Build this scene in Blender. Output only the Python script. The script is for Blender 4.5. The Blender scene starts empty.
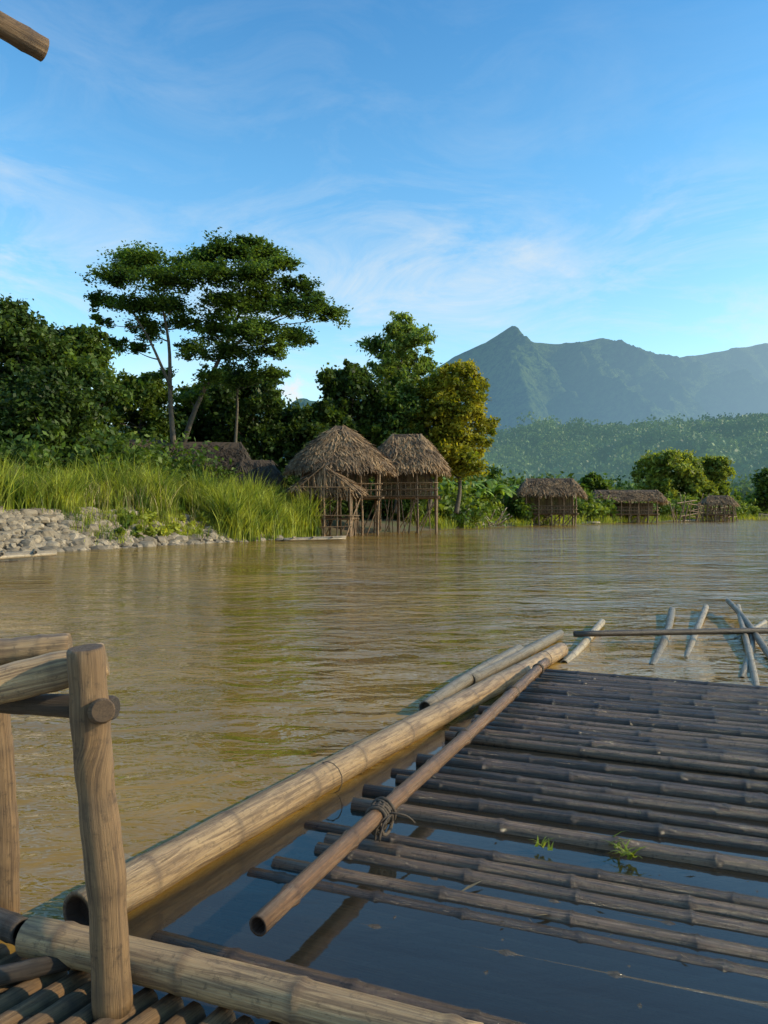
import bpy, math, random
import numpy as np
from mathutils import Vector, Matrix, noise as mnoise

rng = np.random.default_rng(7)
random.seed(7)
H = 1.4          # eye height over the river (m)
F = 760.0

def W(px, py, Y):            # surveyed point at depth Y
    return np.array([(px-384)/F*Y, Y, H-(py-512)/F*Y])
def G(px, py, z=0.0):        # surveyed point at height z
    return W(px, py, (H-z)*F/(py-512.0))

scene = bpy.context.scene
# ------------------------------------------------------------------ helpers
def link(o):
    scene.collection.objects.link(o); return o
def empty(name, loc):
    e = bpy.data.objects.new(name, None); e.location = Vector(loc); e.empty_display_size = .3
    return link(e)
def parent(ch, e):
    ch.parent = e
    ch.matrix_parent_inverse = Matrix.Translation(-Vector(e.location))
def origin(o, loc):
    loc = Vector(loc); o.data.transform(Matrix.Translation(-loc)); o.location = loc
    return o
def norm(v):
    v = np.asarray(v, float); return v/(np.linalg.norm(v)+1e-12)

class MB:
    def __init__(s): s.v=[]; s.f=[]; s.m=[]; s.stc=[]; s.ring=[]; s.rnd=[]; s.n=0
    def tube(s, pts, rad, sides=10, rings=None, mat=0, capmat=None, along=None, frame=None, lump=0.):
        pts=np.asarray(pts,float); n=len(pts); rad=np.asarray(rad,float)
        r=random.random(); off=random.random()*50
        if frame is None:
            T=np.gradient(pts,axis=0)
        else:
            T=np.tile(frame,(n,1))
        T=T/(np.linalg.norm(T,axis=1)[:,None]+1e-9)
        ref=np.array([0,0,1.]) if abs(T[0][2])<.8 else np.array([0,1.,0])
        th=np.arange(sides)/sides*2*math.pi
        if along is None:
            d=np.r_[0,np.cumsum(np.linalg.norm(np.diff(pts,axis=0),axis=1))]
        else: d=along
        base=s.n
        for i in range(n):
            a=norm(np.cross(ref,T[i])); b=np.cross(T[i],a)
            rr=rad[i]*(1+lump*np.sin(th*2+off+d[i]*1.5)+lump*.6*np.sin(th*3+off*2-d[i]*4)) if lump else rad[i]*np.ones(sides)
            ring=pts[i]+rr[:,None]*(np.cos(th)[:,None]*a+np.sin(th)[:,None]*b)
            s.v.append(ring)
            s.stc.append(np.stack([np.cos(th)+off,np.sin(th)+off,np.full(sides,d[i]*.35)],1))
            s.ring.append(np.full(sides, 0 if rings is None else rings[i]))
            s.rnd.append(np.full(sides,r))
        for i in range(n-1):
            for k in range(sides):
                k2=(k+1)%sides
                s.f.append((base+i*sides+k,base+i*sides+k2,base+(i+1)*sides+k2,base+(i+1)*sides+k)); s.m.append(mat)
        cm = mat if capmat is None else capmat
        s.f.append(tuple(base+k for k in range(sides))[::-1]); s.m.append(cm)
        s.f.append(tuple(base+(n-1)*sides+k for k in range(sides))); s.m.append(cm)
        s.n+=n*sides
    def bamboo(s,p0,p1,r0,r1=None,seg=.34,bend=.01,sides=12,hollow=True,mat=0,bulge=.07,sag=None,zw=1.):
        p0=np.asarray(p0,float); p1=np.asarray(p1,float)
        if r1 is None: r1=r0*.85
        L=np.linalg.norm(p1-p0); T=(p1-p0)/L
        ref=np.array([0,0,1.]) if abs(T[2])<.8 else np.array([0,1.,0])
        a=norm(np.cross(ref,T)); b=np.cross(T,a)
        ts=[(0.0,1,0)]
        x=random.uniform(.3,1)*seg
        nodes=[]
        while x<L-.04:
            nodes.append(x); x+=seg*random.uniform(.8,1.2)
        for x in nodes:
            w=min(.03,seg*.1)
            ts+= [(x-w,1,0),(x-w*.3,1+bulge*.7,.6),(x,1+bulge,1),(x+w*.3,1+bulge*.3,1),(x+w*.9,.99,.15)]
        k=max(2,int(L/.5))
        for q in range(1,k):
            xx=L*q/k
            if all(abs(xx-nn)>.06 for nn in nodes): ts.append((xx,1,0))
        ts.append((L,1,0)); ts.sort(key=lambda q:q[0])
        ph=random.uniform(0,6); b1=random.uniform(-1,1)*bend*L; b2=random.uniform(-1,1)*bend*L*.4
        P=[];R=[];K=[];A=[]
        def pos(x):
            t=x/L
            o=math.sin(math.pi*t)
            o2=math.sin(2*math.pi*t+ph)-math.sin(ph)*(1)
            sg = 0 if sag is None else sag*math.sin(math.pi*t)
            return p0+T*x+a*(b1*o+b2*o2)+b*(b2*.6*o*zw)+np.array([0,0,sg])
        if hollow:
            P+= [pos(0)+T*.05,pos(0)]; R+=[r0*.7,r0*.76]; K+=[2,2]; A+=[0,0]
        for x,m_,kk in ts:
            P.append(pos(x)); R.append((r0+(r1-r0)*x/L)*m_*random.uniform(.98,1.02)); K.append(kk); A.append(x)
        if hollow:
            P+=[pos(L),pos(L)-T*.05]; R+=[r1*.76,r1*.7]; K+=[2,2]; A+=[L,L]
        s.tube(P,R,sides,K,mat,along=A,frame=T)
    def box(s,c,sx,sy,sz,rot=0,mat=0):
        c=np.asarray(c,float); q=np.array([[x,y,z] for x in(-.5,.5) for y in(-.5,.5) for z in(-.5,.5)])*[sx,sy,sz]
        ca,sa=math.cos(rot),math.sin(rot)
        q=np.stack([q[:,0]*ca-q[:,1]*sa,q[:,0]*sa+q[:,1]*ca,q[:,2]],1)+c
        b=s.n; s.v.append(q); s.stc.append(q*1.0); s.ring.append(np.zeros(8)); s.rnd.append(np.full(8,random.random()))
        for f in [(0,1,3,2),(4,6,7,5),(0,4,5,1),(2,3,7,6),(0,2,6,4),(1,5,7,3)]:
            s.f.append(tuple(b+i for i in f)); s.m.append(mat)
        s.n+=8
    def build(s,name,mats,smooth=True):
        me=bpy.data.meshes.new(name)
        V=np.concatenate(s.v)
        me.from_pydata(V.tolist(),[],s.f)
        for m in mats: me.materials.append(m)
        me.polygons.foreach_set("material_index",np.array(s.m,dtype=np.int32))
        sm=np.array([smooth and len(f)==4 for f in s.f],dtype=bool)
        me.polygons.foreach_set("use_smooth",sm)
        at=me.attributes.new("stc",'FLOAT_VECTOR','POINT'); at.data.foreach_set("vector",np.concatenate(s.stc).astype(np.float32).ravel())
        at=me.attributes.new("ring",'FLOAT','POINT'); at.data.foreach_set("value",np.concatenate(s.ring).astype(np.float32))
        at=me.attributes.new("rnd",'FLOAT','POINT'); at.data.foreach_set("value",np.concatenate(s.rnd).astype(np.float32))
        me.update()
        return link(bpy.data.objects.new(name,me))

def quads(name,V,mat):
    V=np.asarray(V,dtype=np.float32).reshape(-1,4,3); N=len(V)
    me=bpy.data.meshes.new(name)
    me.vertices.add(4*N); me.vertices.foreach_set("co",V.ravel())
    me.loops.add(4*N); me.loops.foreach_set("vertex_index",np.arange(4*N,dtype=np.int32))
    me.polygons.add(N); me.polygons.foreach_set("loop_start",np.arange(0,4*N,4,dtype=np.int32))
    me.update(calc_edges=True); me.validate()
    me.materials.append(mat)
    return link(bpy.data.objects.new(name,me))

def grid_obj(name,P,mat,smooth=True):
    ny,nx=P.shape[:2]
    idx=np.arange(ny*nx).reshape(ny,nx)
    f=np.stack([idx[:-1,:-1],idx[:-1,1:],idx[1:,1:],idx[1:,:-1]],-1).reshape(-1,4)
    me=bpy.data.meshes.new(name); me.from_pydata(P.reshape(-1,3).tolist(),[],f.tolist())
    me.materials.append(mat)
    me.polygons.foreach_set("use_smooth",np.full(len(f),smooth))
    me.update()
    return link(bpy.data.objects.new(name,me))

# ------------------------------------------------------------------ materials
def newmat(name):
    m=bpy.data.materials.new(name); m.use_nodes=True
    nt=m.node_tree; nt.nodes.clear()
    out=nt.nodes.new("ShaderNodeOutputMaterial")
    return m,nt,out
def N(nt,t,**kw):
    n=nt.nodes.new(t)
    for k,v in kw.items(): setattr(n,k,v)
    return n
def L(nt,a,b): nt.links.new(a,b)
def ramp(nt,fac,stops):
    r=N(nt,"ShaderNodeValToRGB"); e=r.color_ramp.elements
    while len(e)<len(stops): e.new(.5)
    for i,(p,c) in enumerate(stops):
        e[i].position=p; e[i].color=(c[0],c[1],c[2],1) if hasattr(c,'__len__') else (c,c,c,1)
    L(nt,fac,r.inputs[0]); return r.outputs[0]
def math_(nt,op,a,b=None,clamp=False):
    n=N(nt,"ShaderNodeMath",operation=op); n.use_clamp=clamp
    for i,x in enumerate((a,b)):
        if x is None: continue
        if isinstance(x,(int,float)): n.inputs[i].default_value=x
        else: L(nt,x,n.inputs[i])
    return n.outputs[0]
def mix(nt,fac,a,b,bt='MIX'):
    n=N(nt,"ShaderNodeMix",data_type='RGBA',blend_type=bt)
    for sock,x in ((n.inputs[0],fac),(n.inputs[6],a),(n.inputs[7],b)):
        if isinstance(x,(int,float)): sock.default_value=x
        elif isinstance(x,tuple): sock.default_value=(x[0],x[1],x[2],1)
        else: L(nt,x,sock)
    return n.outputs[2]
def noise(nt,vec,scale,detail=4,rough=.55,dist=0.):
    n=N(nt,"ShaderNodeTexNoise"); n.inputs['Scale'].default_value=scale; n.inputs['Detail'].default_value=detail
    n.inputs['Roughness'].default_value=rough; n.inputs['Distortion'].default_value=dist
    if vec is not None: L(nt,vec,n.inputs['Vector'])
    return n.outputs['Fac']
def geo(nt): return N(nt,"ShaderNodeNewGeometry")
def mapping(nt,vec,scale=(1,1,1),rot=(0,0,0),loc=(0,0,0)):
    n=N(nt,"ShaderNodeMapping"); n.inputs['Scale'].default_value=scale; n.inputs['Rotation'].default_value=rot; n.inputs['Location'].default_value=loc
    L(nt,vec,n.inputs['Vector']); return n.outputs[0]

def bamboo_mat(name,c1,c2,c3,ringc,rough=.5,var=.75,grain=.35,blots=.85,bl=(.46,.62)):
    m,nt,out=newmat(name)
    b=N(nt,"ShaderNodeBsdfPrincipled")
    st=N(nt,"ShaderNodeAttribute",attribute_name="stc").outputs['Vector']
    rg=N(nt,"ShaderNodeAttribute",attribute_name="ring").outputs['Fac']
    rd=N(nt,"ShaderNodeAttribute",attribute_name="rnd").outputs['Fac']
    g=geo(nt)
    streak=noise(nt,mapping(nt,st,(9,9,1.3)),1.7,7,.65)
    fine=noise(nt,mapping(nt,st,(30,30,2.4)),1.5,4,.7)
    blot=noise(nt,mapping(nt,st,(1.6,1.6,4.5)),2.4,6,.65,.9)
    spot=noise(nt,g.outputs['Position'],38,5,.72)
    col=mix(nt,ramp(nt,streak,[(.30,0.),(.70,1.)]),c1,c2)
    col=mix(nt,ramp(nt,blot,[(bl[0],0.),(bl[1],blots)]),col,c3)
    v=math_(nt,'ADD',math_(nt,'MULTIPLY',rd,var),1-var*.5)
    col=mix(nt,1.,col,v,'MULTIPLY')
    col=mix(nt,ramp(nt,fine,[(.50,0.),(.72,grain)]),col,(c3[0]*.45,c3[1]*.45,c3[2]*.45))
    col=mix(nt,ramp(nt,spot,[(.54,0.),(.70,.7)]),col,(c3[0]*.35,c3[1]*.35,c3[2]*.35))
    rf=math_(nt,'MULTIPLY',rg,.55,True)
    col=mix(nt,rf,col,ringc)
    L(nt,col,b.inputs['Base Color'])
    L(nt,ramp(nt,blot,[(.3,rough*.7),(.7,min(1,rough*1.4))]),b.inputs['Roughness'])
    bp=N(nt,"ShaderNodeBump"); bp.inputs['Strength'].default_value=.7; bp.inputs['Distance'].default_value=.006
    L(nt,math_(nt,'ADD',math_(nt,'ADD',streak,fine),math_(nt,'MULTIPLY',spot,.6)),bp.inputs['Height']); L(nt,bp.outputs[0],b.inputs['Normal'])
    L(nt,b.outputs[0],out.inputs[0]); return m

M_log=bamboo_mat("weathered_log_bamboo",(.35,.215,.098),(.48,.33,.17),(.165,.10,.052),(.07,.042,.025),.36,.3,.4,.9,(.43,.60))
M_post=bamboo_mat("old_wood_post",(.14,.082,.037),(.23,.14,.066),(.08,.047,.024),(.05,.03,.018),.6,.5)
M_wet=bamboo_mat("wet_raft_bamboo",(.095,.055,.031),(.175,.108,.060),(.042,.030,.021),(.022,.015,.011),.13,1.1)
M_sunk=bamboo_mat("sunken_bamboo",(.11,.075,.045),(.17,.12,.072),(.065,.047,.033),(.035,.025,.018),.09,.9)
M_brown=bamboo_mat("brown_pole_bamboo",(.17,.085,.04),(.26,.145,.07),(.075,.04,.022),(.045,.023,.014),.28,.5,.4,.9,(.44,.60))
M_dark=bamboo_mat("dark_pole",(.05,.035,.025),(.08,.055,.035),(.03,.02,.015),(.02,.015,.01),.4)
M_pale=bamboo_mat("pale_bamboo",(.25,.20,.135),(.36,.29,.20),(.15,.12,.08),(.09,.065,.04),.4)

def simple(name,c1,c2,scale=4,rough=.85,bump=.3,bdist=.02,c3=None):
    m,nt,out=newmat(name); b=N(nt,"ShaderNodeBsdfPrincipled"); g=geo(nt)
    n=noise(nt,g.outputs['Position'],scale,6,.65)
    col=mix(nt,ramp(nt,n,[(.3,0.),(.7,1.)]),c1,c2)
    if c3:
        nb_=noise(nt,g.outputs['Position'],.9,3,.6)
        col=mix(nt,ramp(nt,nb_,[(.45,0.),(.6,.8)]),col,c3)
    ri=math_(nt,'ADD',math_(nt,'MULTIPLY',g.outputs['Random Per Island'],.8),.55)
    col=mix(nt,1.,col,ri,'MULTIPLY')
    L(nt,col,b.inputs['Base Color']); b.inputs['Roughness'].default_value=rough
    bp=N(nt,"ShaderNodeBump"); bp.inputs['Strength'].default_value=bump; bp.inputs['Distance'].default_value=bdist
    L(nt,n,bp.inputs['Height']); L(nt,bp.outputs[0],b.inputs['Normal'])
    L(nt,b.outputs[0],out.inputs[0]); return m
M_thatch=simple("thatch_straw",(.19,.115,.058),(.39,.26,.14),1.5,.9,c3=(.13,.085,.052))
M_thatch_d=simple("shaded_thatch",(.04,.03,.02),(.07,.05,.035),1.5,.9)  # shade on the bank houses' roofs put into the thatch colour
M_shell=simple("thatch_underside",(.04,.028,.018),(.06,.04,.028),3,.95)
M_rope=simple("rope_fibre",(.04,.03,.022),(.09,.065,.045),60,.9)
M_rock=simple("river_stone",(.12,.098,.07),(.27,.225,.165),3,.85,.5,.05)
M_bark=simple("tree_bark",(.05,.042,.03),(.11,.09,.065),5,.9,.6,.04)
M_stem=simple("banana_stem",(.06,.08,.03),(.10,.11,.045),5,.8)
M_mat=simple("woven_bamboo_wall",(.09,.06,.036),(.17,.12,.07),6,.85)
M_deadleaf=simple("dry_leaf",(.16,.10,.035),(.26,.17,.06),20,.6)

def foliage(name,dark,light,nscale=.45,trans=.35,haze=None,hz=0.):
    m,nt,out=newmat(name); g=geo(nt)
    n=noise(nt,g.outputs['Position'],nscale,3,.6)
    col=mix(nt,ramp(nt,n,[(.36,0.),(.64,1.)]),dark,light)
    ri=math_(nt,'ADD',math_(nt,'MULTIPLY',g.outputs['Random Per Island'],.9),.55)
    col=mix(nt,1.,col,ri,'MULTIPLY')
    d=N(nt,"ShaderNodeBsdfPrincipled"); L(nt,col,d.inputs['Base Color']); d.inputs['Roughness'].default_value=.5
    d.inputs['Specular IOR Level'].default_value=.22
    t=N(nt,"ShaderNodeBsdfTranslucent"); L(nt,mix(nt,1.,col,(1.7,1.6,.6),'MULTIPLY'),t.inputs[0])
    ms=N(nt,"ShaderNodeMixShader"); ms.inputs[0].default_value=trans
    L(nt,d.outputs[0],ms.inputs[1]); L(nt,t.outputs[0],ms.inputs[2])
    res=ms.outputs[0]
    if haze:  # distance haze painted onto the leaves as a flat glow
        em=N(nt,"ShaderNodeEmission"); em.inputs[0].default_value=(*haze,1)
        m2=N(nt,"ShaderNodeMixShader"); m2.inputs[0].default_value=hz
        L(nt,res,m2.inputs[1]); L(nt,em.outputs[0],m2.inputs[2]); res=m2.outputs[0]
    L(nt,res,out.inputs[0]); return m
F_dark=foliage("foliage_dark",(.016,.038,.009),(.065,.105,.020))
F_mid=foliage("foliage_mid",(.028,.06,.012),(.11,.165,.026))
F_feather=foliage("foliage_feathery",(.028,.062,.016),(.11,.175,.034),.35,.42)
F_bamb=foliage("foliage_bamboo",(.08,.13,.03),(.16,.23,.05),.4,.45)
F_yel=foliage("foliage_sunny",(.09,.12,.014),(.31,.28,.026),.5,.42)
F_lime=foliage("foliage_lime",(.10,.15,.025),(.24,.27,.05),.3,.42)
F_grass=foliage("reed_grass",(.06,.11,.015),(.32,.34,.05),.9,.45)
F_straw=foliage("dry_reed",(.25,.22,.10),(.35,.30,.15),.5,.3)
F_shrub=foliage("riverside_shrub_leaves",(.045,.09,.016),(.18,.23,.038),.35,.38)
F_banana=foliage("banana_leaf",(.10,.18,.03),(.19,.28,.045),.5,.4)
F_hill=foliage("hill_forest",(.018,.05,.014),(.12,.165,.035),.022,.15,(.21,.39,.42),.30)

# ------------------------------------------------------------------ world
SUN_AZ=math.radians(96); SUN_EL=math.radians(27)
w=bpy.data.worlds.new("World"); scene.world=w; w.use_nodes=True
nt=w.node_tree; nt.nodes.clear()
wo=N(nt,"ShaderNodeOutputWorld"); bg=N(nt,"ShaderNodeBackground"); bg.inputs[1].default_value=.15
sky=N(nt,"ShaderNodeTexSky"); sky.sky_type='NISHITA'; sky.sun_disc=False
sky.sun_elevation=SUN_EL; sky.sun_rotation=SUN_AZ; sky.air_density=1.0; sky.dust_density=.8; sky.ozone_density=1.6
tc=N(nt,"ShaderNodeTexCoord").outputs['Generated']
sx=N(nt,"ShaderNodeSeparateXYZ"); L(nt,tc,sx.inputs[0])
az=math_(nt,'ARCTAN2',sx.outputs[0],sx.outputs[1]); el=math_(nt,'ARCSINE',sx.outputs[2])
cb=N(nt,"ShaderNodeCombineXYZ"); L(nt,az,cb.inputs[0]); L(nt,el,cb.inputs[1])
wisp=noise(nt,mapping(nt,cb.outputs[0],(2.8,8.0,1),(0,0,math.radians(-12)),(7.3,4.2,0)),1.6,9,.66,.7)
broad=noise(nt,mapping(nt,cb.outputs[0],(1.8,3.6,1),(0,0,0),(1.9,.7,0)),1.8,2,.5)
cl=math_(nt,'MULTIPLY',ramp(nt,wisp,[(.43,0.),(.75,.92)]),ramp(nt,broad,[(.34,.45),(.56,1.)]))
leftc=math_(nt,'ADD',math_(nt,'MULTIPLY',az,-.5),1.,False)
cl=math_(nt,'MULTIPLY',cl,leftc)
elm=ramp(nt,el,[(.0,.6),(.14,.85),(.32,.95),(.42,.18),(.62,.08)])
cl=math_(nt,'MULTIPLY',cl,elm,True)
dx=math_(nt,'SUBTRACT',az,-.122); dy=math_(nt,'SUBTRACT',el,.156)
dd=math_(nt,'SQRT',math_(nt,'ADD',math_(nt,'MULTIPLY',dx,dx),math_(nt,'MULTIPLY',math_(nt,'MULTIPLY',dy,dy),1.6)))
cn=noise(nt,cb.outputs[0],55,6,.65)
cum=math_(nt,'MULTIPLY',math_(nt,'SUBTRACT',math_(nt,'SUBTRACT',math_(nt,'MULTIPLY',cn,.085),.020),dd),45,True)
tg=ramp(nt,el,[(.0,(.96,.86,.75)),(.2,(.61,.78,.75)),(.42,(.385,.70,.78)),(.62,(.245,.57,.72))])
tint=mix(nt,1.,sky.outputs[0],mix(nt,1.,tg,(2.35,2.35,2.35),'MULTIPLY'),'MULTIPLY')
c=mix(nt,cl,tint,(5.5,5.8,5.9))
c=mix(nt,math_(nt,'MULTIPLY',cum,.9),c,(6.0,6.0,6.1))
L(nt,c,bg.inputs[0]); L(nt,bg.outputs[0],wo.inputs[0])
sl=bpy.data.lights.new("sun",'SUN'); sl.energy=5.0; sl.angle=math.radians(.5); sl.color=(1,.80,.50)
so=link(bpy.data.objects.new("sun",sl))
sd=Vector((math.sin(SUN_AZ)*math.cos(SUN_EL),math.cos(SUN_AZ)*math.cos(SUN_EL),math.sin(SUN_EL)))
so.rotation_euler=sd.to_track_quat('Z','Y').to_euler(); so.location=(60,-10,50)

# ------------------------------------------------------------------ terrain
SH=np.array([(-160,-140),(-80,-40),(-35,3),(-20,18),(-12.8,25.3),(-11.6,27.3),(-9.6,31.3),(-6.5,36.7),(-4.1,42.6),(-1.5,48.5),(3.6,57.5),(10.8,70.9),(18.9,81.8),(35.5,101),(71.7,142),(200,260),(600,520),(3500,1600)],float)
seg=np.r_[0,np.cumsum(np.linalg.norm(np.diff(SH,axis=0),axis=1))]
IN=norm([-.62,.785])
def shore(s):
    return np.array([np.interp(s,seg,SH[:,0]),np.interp(s,seg,SH[:,1])])
def bank_z(s,d):
    k=np.interp(s,[seg[6],seg[8]],[0,1])
    a=np.interp(d,[-8,-2,0,2.2,6,60,300],[-1.6,-.7,-.05,1.35,1.7,2.4,4])
    b=np.interp(d,[-8,-3,0,4,10,60,300],[-1.6,-.6,-.05,.7,1.2,2.4,4])
    return a*(1-k)+b*k
def land(s,d):
    p=shore(s)+IN*d
    return np.array([p[0],p[1],bank_z(s,d)])
ss=np.unique(np.r_[np.linspace(0,seg[3],30),np.linspace(seg[3],seg[14],240),np.linspace(seg[14],seg[-1],60)])
dd_=np.r_[-60,-20,-8,-4,-2,-1,-.4,0,.3,.7,1.1,1.6,2.2,3,4,6,8,11,15,20,30,45,70,110,170,260,400,700,1300,2600,5000]
P=np.zeros((len(dd_),len(ss),3))
for j,d in enumerate(dd_):
    for i,s in enumerate(ss):
        p=land(s,d)
        q=mnoise.noise(Vector((p[0]*.35,p[1]*.35,0)))
        p[2]+= q*(.10 if abs(d)<3 else .28)*min(1,abs(d)) if d<400 else 0
        if 3<=abs(d)<6: p[:2]+= IN*mnoise.noise(Vector((p[0]*.25,p[1]*.25,5)))*.5
        if abs(d)<3: p[2]-=.06
        if d<=-60: p[2]=-1.7
        P[j,i]=p
M_soil,nt,out=newmat("bank_soil")
b=N(nt,"ShaderNodeBsdfPrincipled"); g=geo(nt)
n1=noise(nt,g.outputs['Position'],.35,6,.6); n2=noise(nt,g.outputs['Position'],6,5,.7)
col=mix(nt,ramp(nt,n1,[(.4,0.),(.6,1.)]),(.10,.075,.045),(.06,.08,.022))
col=mix(nt,ramp(nt,n2,[(.35,0.),(.7,.6)]),col,(.05,.04,.025))
L(nt,col,b.inputs['Base Color']); b.inputs['Roughness'].default_value=.95
L(nt,b.outputs[0],out.inputs[0])
ground=grid_obj("ground",P,M_soil)
bed=grid_obj("river_bed",np.array([[[x,y,-1.75] for x in (-4000,4000)] for y in (-2500,4000)],float),M_soil)

# ------------------------------------------------------------------ raft geometry frame
L0=G(78,915,.07); L1=G(561,650,.07)
LD=norm((L1-L0)[:2]); LN=np.array([LD[1],-LD[0]])      # along log, to its right
LLEN=np.linalg.norm((L1-L0)[:2])
PD=norm([.93,-.366])
# ------------------------------------------------------------------ water
M_w,nt,out=newmat("muddy_river_water")
g=geo(nt); pos=g.outputs['Position']
sp=N(nt,"ShaderNodeSeparateXYZ"); L(nt,pos,sp.inputs[0])
def lin(ax,ay,c):
    return math_(nt,'ADD',math_(nt,'ADD',math_(nt,'MULTIPLY',sp.outputs[0],float(ax)),math_(nt,'MULTIPLY',sp.outputs[1],float(ay))),float(c))
side=lin(LN[0],LN[1],-(LN@L0[:2])); alongl=lin(LD[0],LD[1],-(LD@L0[:2]))
m1=math_(nt,'MULTIPLY',math_(nt,'ADD',side,.0),12,True)
m2=math_(nt,'MULTIPLY',math_(nt,'SUBTRACT',LLEN-.7,alongl),2.5,True)
mask=math_(nt,'MULTIPLY',m1,m2)
w1=noise(nt,mapping(nt,pos,(1,1.5,1),(0,0,math.radians(20))),.45,2,.5,.4)
w2=noise(nt,mapping(nt,pos,(1,1.8,1),(0,0,math.radians(8))),1.8,4,.5,.5)
w3=noise(nt,mapping(nt,pos,(1,1.6,1),(0,0,math.radians(-15))),7,3,.5,.3)
patch=ramp(nt,noise(nt,mapping(nt,pos,(1,1.6,1),(0,0,.5)),.22,3,.5,.8),[(.35,.4),(.62,1.)])
hgt=math_(nt,'ADD',math_(nt,'ADD',math_(nt,'MULTIPLY',w1,.50),math_(nt,'MULTIPLY',math_(nt,'MULTIPLY',w2,.34),patch)),math_(nt,'MULTIPLY',math_(nt,'MULTIPLY',w3,.055),patch))
bp=N(nt,"ShaderNodeBump"); bp.inputs['Distance'].default_value=.5
L(nt,math_(nt,'SUBTRACT',.80,math_(nt,'MULTIPLY',mask,.775)),bp.inputs['Strength'])
L(nt,hgt,bp.inputs['Height'])
bp2=N(nt,"ShaderNodeBump"); bp2.inputs['Distance'].default_value=.5; bp2.inputs['Strength'].default_value=.25; L(nt,hgt,bp2.inputs['Height'])
big=noise(nt,mapping(nt,pos,(1,1.8,1),(0,0,.4)),.12,5,.6,1.)
col=mix(nt,ramp(nt,big,[(.35,0.),(.65,1.)]),(.225,.130,.026),(.345,.205,.044))
sml=noise(nt,mapping(nt,pos,(1,2.2,1),(0,0,.15)),.6,3,.5,.6)
col=mix(nt,ramp(nt,sml,[(.42,0.),(.70,.4)]),col,(.155,.092,.024))
dif=N(nt,"ShaderNodeBsdfDiffuse"); L(nt,col,dif.inputs[0]); L(nt,bp2.outputs[0],dif.inputs['Normal'])
tr=N(nt,"ShaderNodeBsdfTransparent"); tr.inputs[0].default_value=(.86,.84,.76,1)
murk=N(nt,"ShaderNodeBsdfDiffuse"); murk.inputs[0].default_value=(.10,.085,.058,1)
thin=N(nt,"ShaderNodeMixShader"); thin.inputs[0].default_value=.20; L(nt,tr.outputs[0],thin.inputs[1]); L(nt,murk.outputs[0],thin.inputs[2])
body=N(nt,"ShaderNodeMixShader"); L(nt,mask,body.inputs[0]); L(nt,dif.outputs[0],body.inputs[1]); L(nt,thin.outputs[0],body.inputs[2])
gl=N(nt,"ShaderNodeBsdfGlossy"); gl.inputs['Roughness'].default_value=.03; L(nt,bp.outputs[0],gl.inputs['Normal'])
fr=N(nt,"ShaderNodeFresnel"); fr.inputs[0].default_value=1.47; L(nt,bp.outputs[0],fr.inputs['Normal'])
ws=N(nt,"ShaderNodeMixShader"); L(nt,math_(nt,'ADD',math_(nt,'MULTIPLY',fr.outputs[0],1.15),.012,True),ws.inputs[0]); L(nt,body.outputs[0],ws.inputs[1]); L(nt,gl.outputs[0],ws.inputs[2])
L(nt,ws.outputs[0],out.inputs[0])
water=grid_obj("river_water",np.array([[[x,y,0] for x in (-3000,-200,-20,20,200,3500)] for y in (-2000,-200,-5,30,200,1000,2500)],float),M_w)

# ------------------------------------------------------------------ bamboo raft
raft=empty("bamboo_raft",(1.5,4.5,0))
mb=MB()
mb.bamboo(L0,L1,.077,.074,seg=.55,bend=.007,sides=22,bulge=.05)
sidelog=mb.build("side_log",[M_log])
mb=MB()
a=G(425,708,.05); b_=G(519,650,.08); mb.bamboo(a,b_,.05,.055,seg=.4,sides=14)
a=G(470,680,.06); b_=G(560,634,.06); mb.bamboo(a,b_,.05,.05,seg=.4,sides=14)
sl2=mb.build("outer_log",[M_pale])
mb=MB()
Q0=G(258,926,.125); Q1=G(546,662,.15)
mb.bamboo(Q0,Q1,.032,.037,seg=.42,bend=.008,sides=16,bulge=.18)
lash=mb.build("lashed_pole",[M_brown])
deck=MB()
s=-.85; i=0
def lp(s,off): return L0[:2]+LD*s+LN*off
while s<LLEN-.80:
    t=float(np.clip((s-.7)/2.2,0,1))
    r=random.uniform(.030,.043)
    emer = random.random() < (.08+.92*t) or i%5==0
    off=.10+random.uniform(0,.12)+(.15*random.random() if t<1 else 0)
    a=lp(s,off); yaw=random.uniform(-.025,.025); d=norm(PD+yaw*LD)
    Ln=random.uniform(5.2,6.2)
    e=a+d*Ln
    if s<2.9 and not emer:      # awash: crown of the pole just breaks the film of water
        zc=-r*.95+random.uniform(-.003,.007); mt=1
        deck.bamboo([a[0],a[1],zc-.007],[e[0],e[1],zc+random.uniform(-.006,.005)],r,r*.93,seg=random.uniform(.34,.5),bend=.004,sides=20,bulge=.16,mat=mt,zw=.08)
    else:
        zc = (-.018+.042*t+random.uniform(-.008,.008)) if s<2.9 else .024+random.uniform(-.014,.014); mt=0
        deck.bamboo([a[0],a[1],zc],[e[0],e[1],zc+random.uniform(-.02,.02)*(t+.2)],r,r*.78,seg=random.uniform(.34,.5),bend=.006,sides=14,bulge=.14,mat=mt)
    a=lp(s+.045,off+random.uniform(-.05,.2)); e=a+d*Ln
    z2=-.055 if s<2.9 else zc-.05
    deck.bamboo([a[0],a[1],z2],[e[0],e[1],z2],r*.9,r*.7,seg=.42,bend=.006,sides=10,bulge=.12,mat=1 if s<2.4 else 0)
    s+=random.uniform(.084,.112)
    i+=1
for off in (.35,1.5,2.7,4.0):
    a=lp(-.9,off); e=lp(LLEN-.75,off+.1)
    deck.bamboo([a[0],a[1],-.17],[e[0],e[1],-.085],.045,.04,seg=.4,sides=10)
dk=deck.build("deck_poles",[M_wet,M_sunk])
low=MB()
s=-.8
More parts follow.
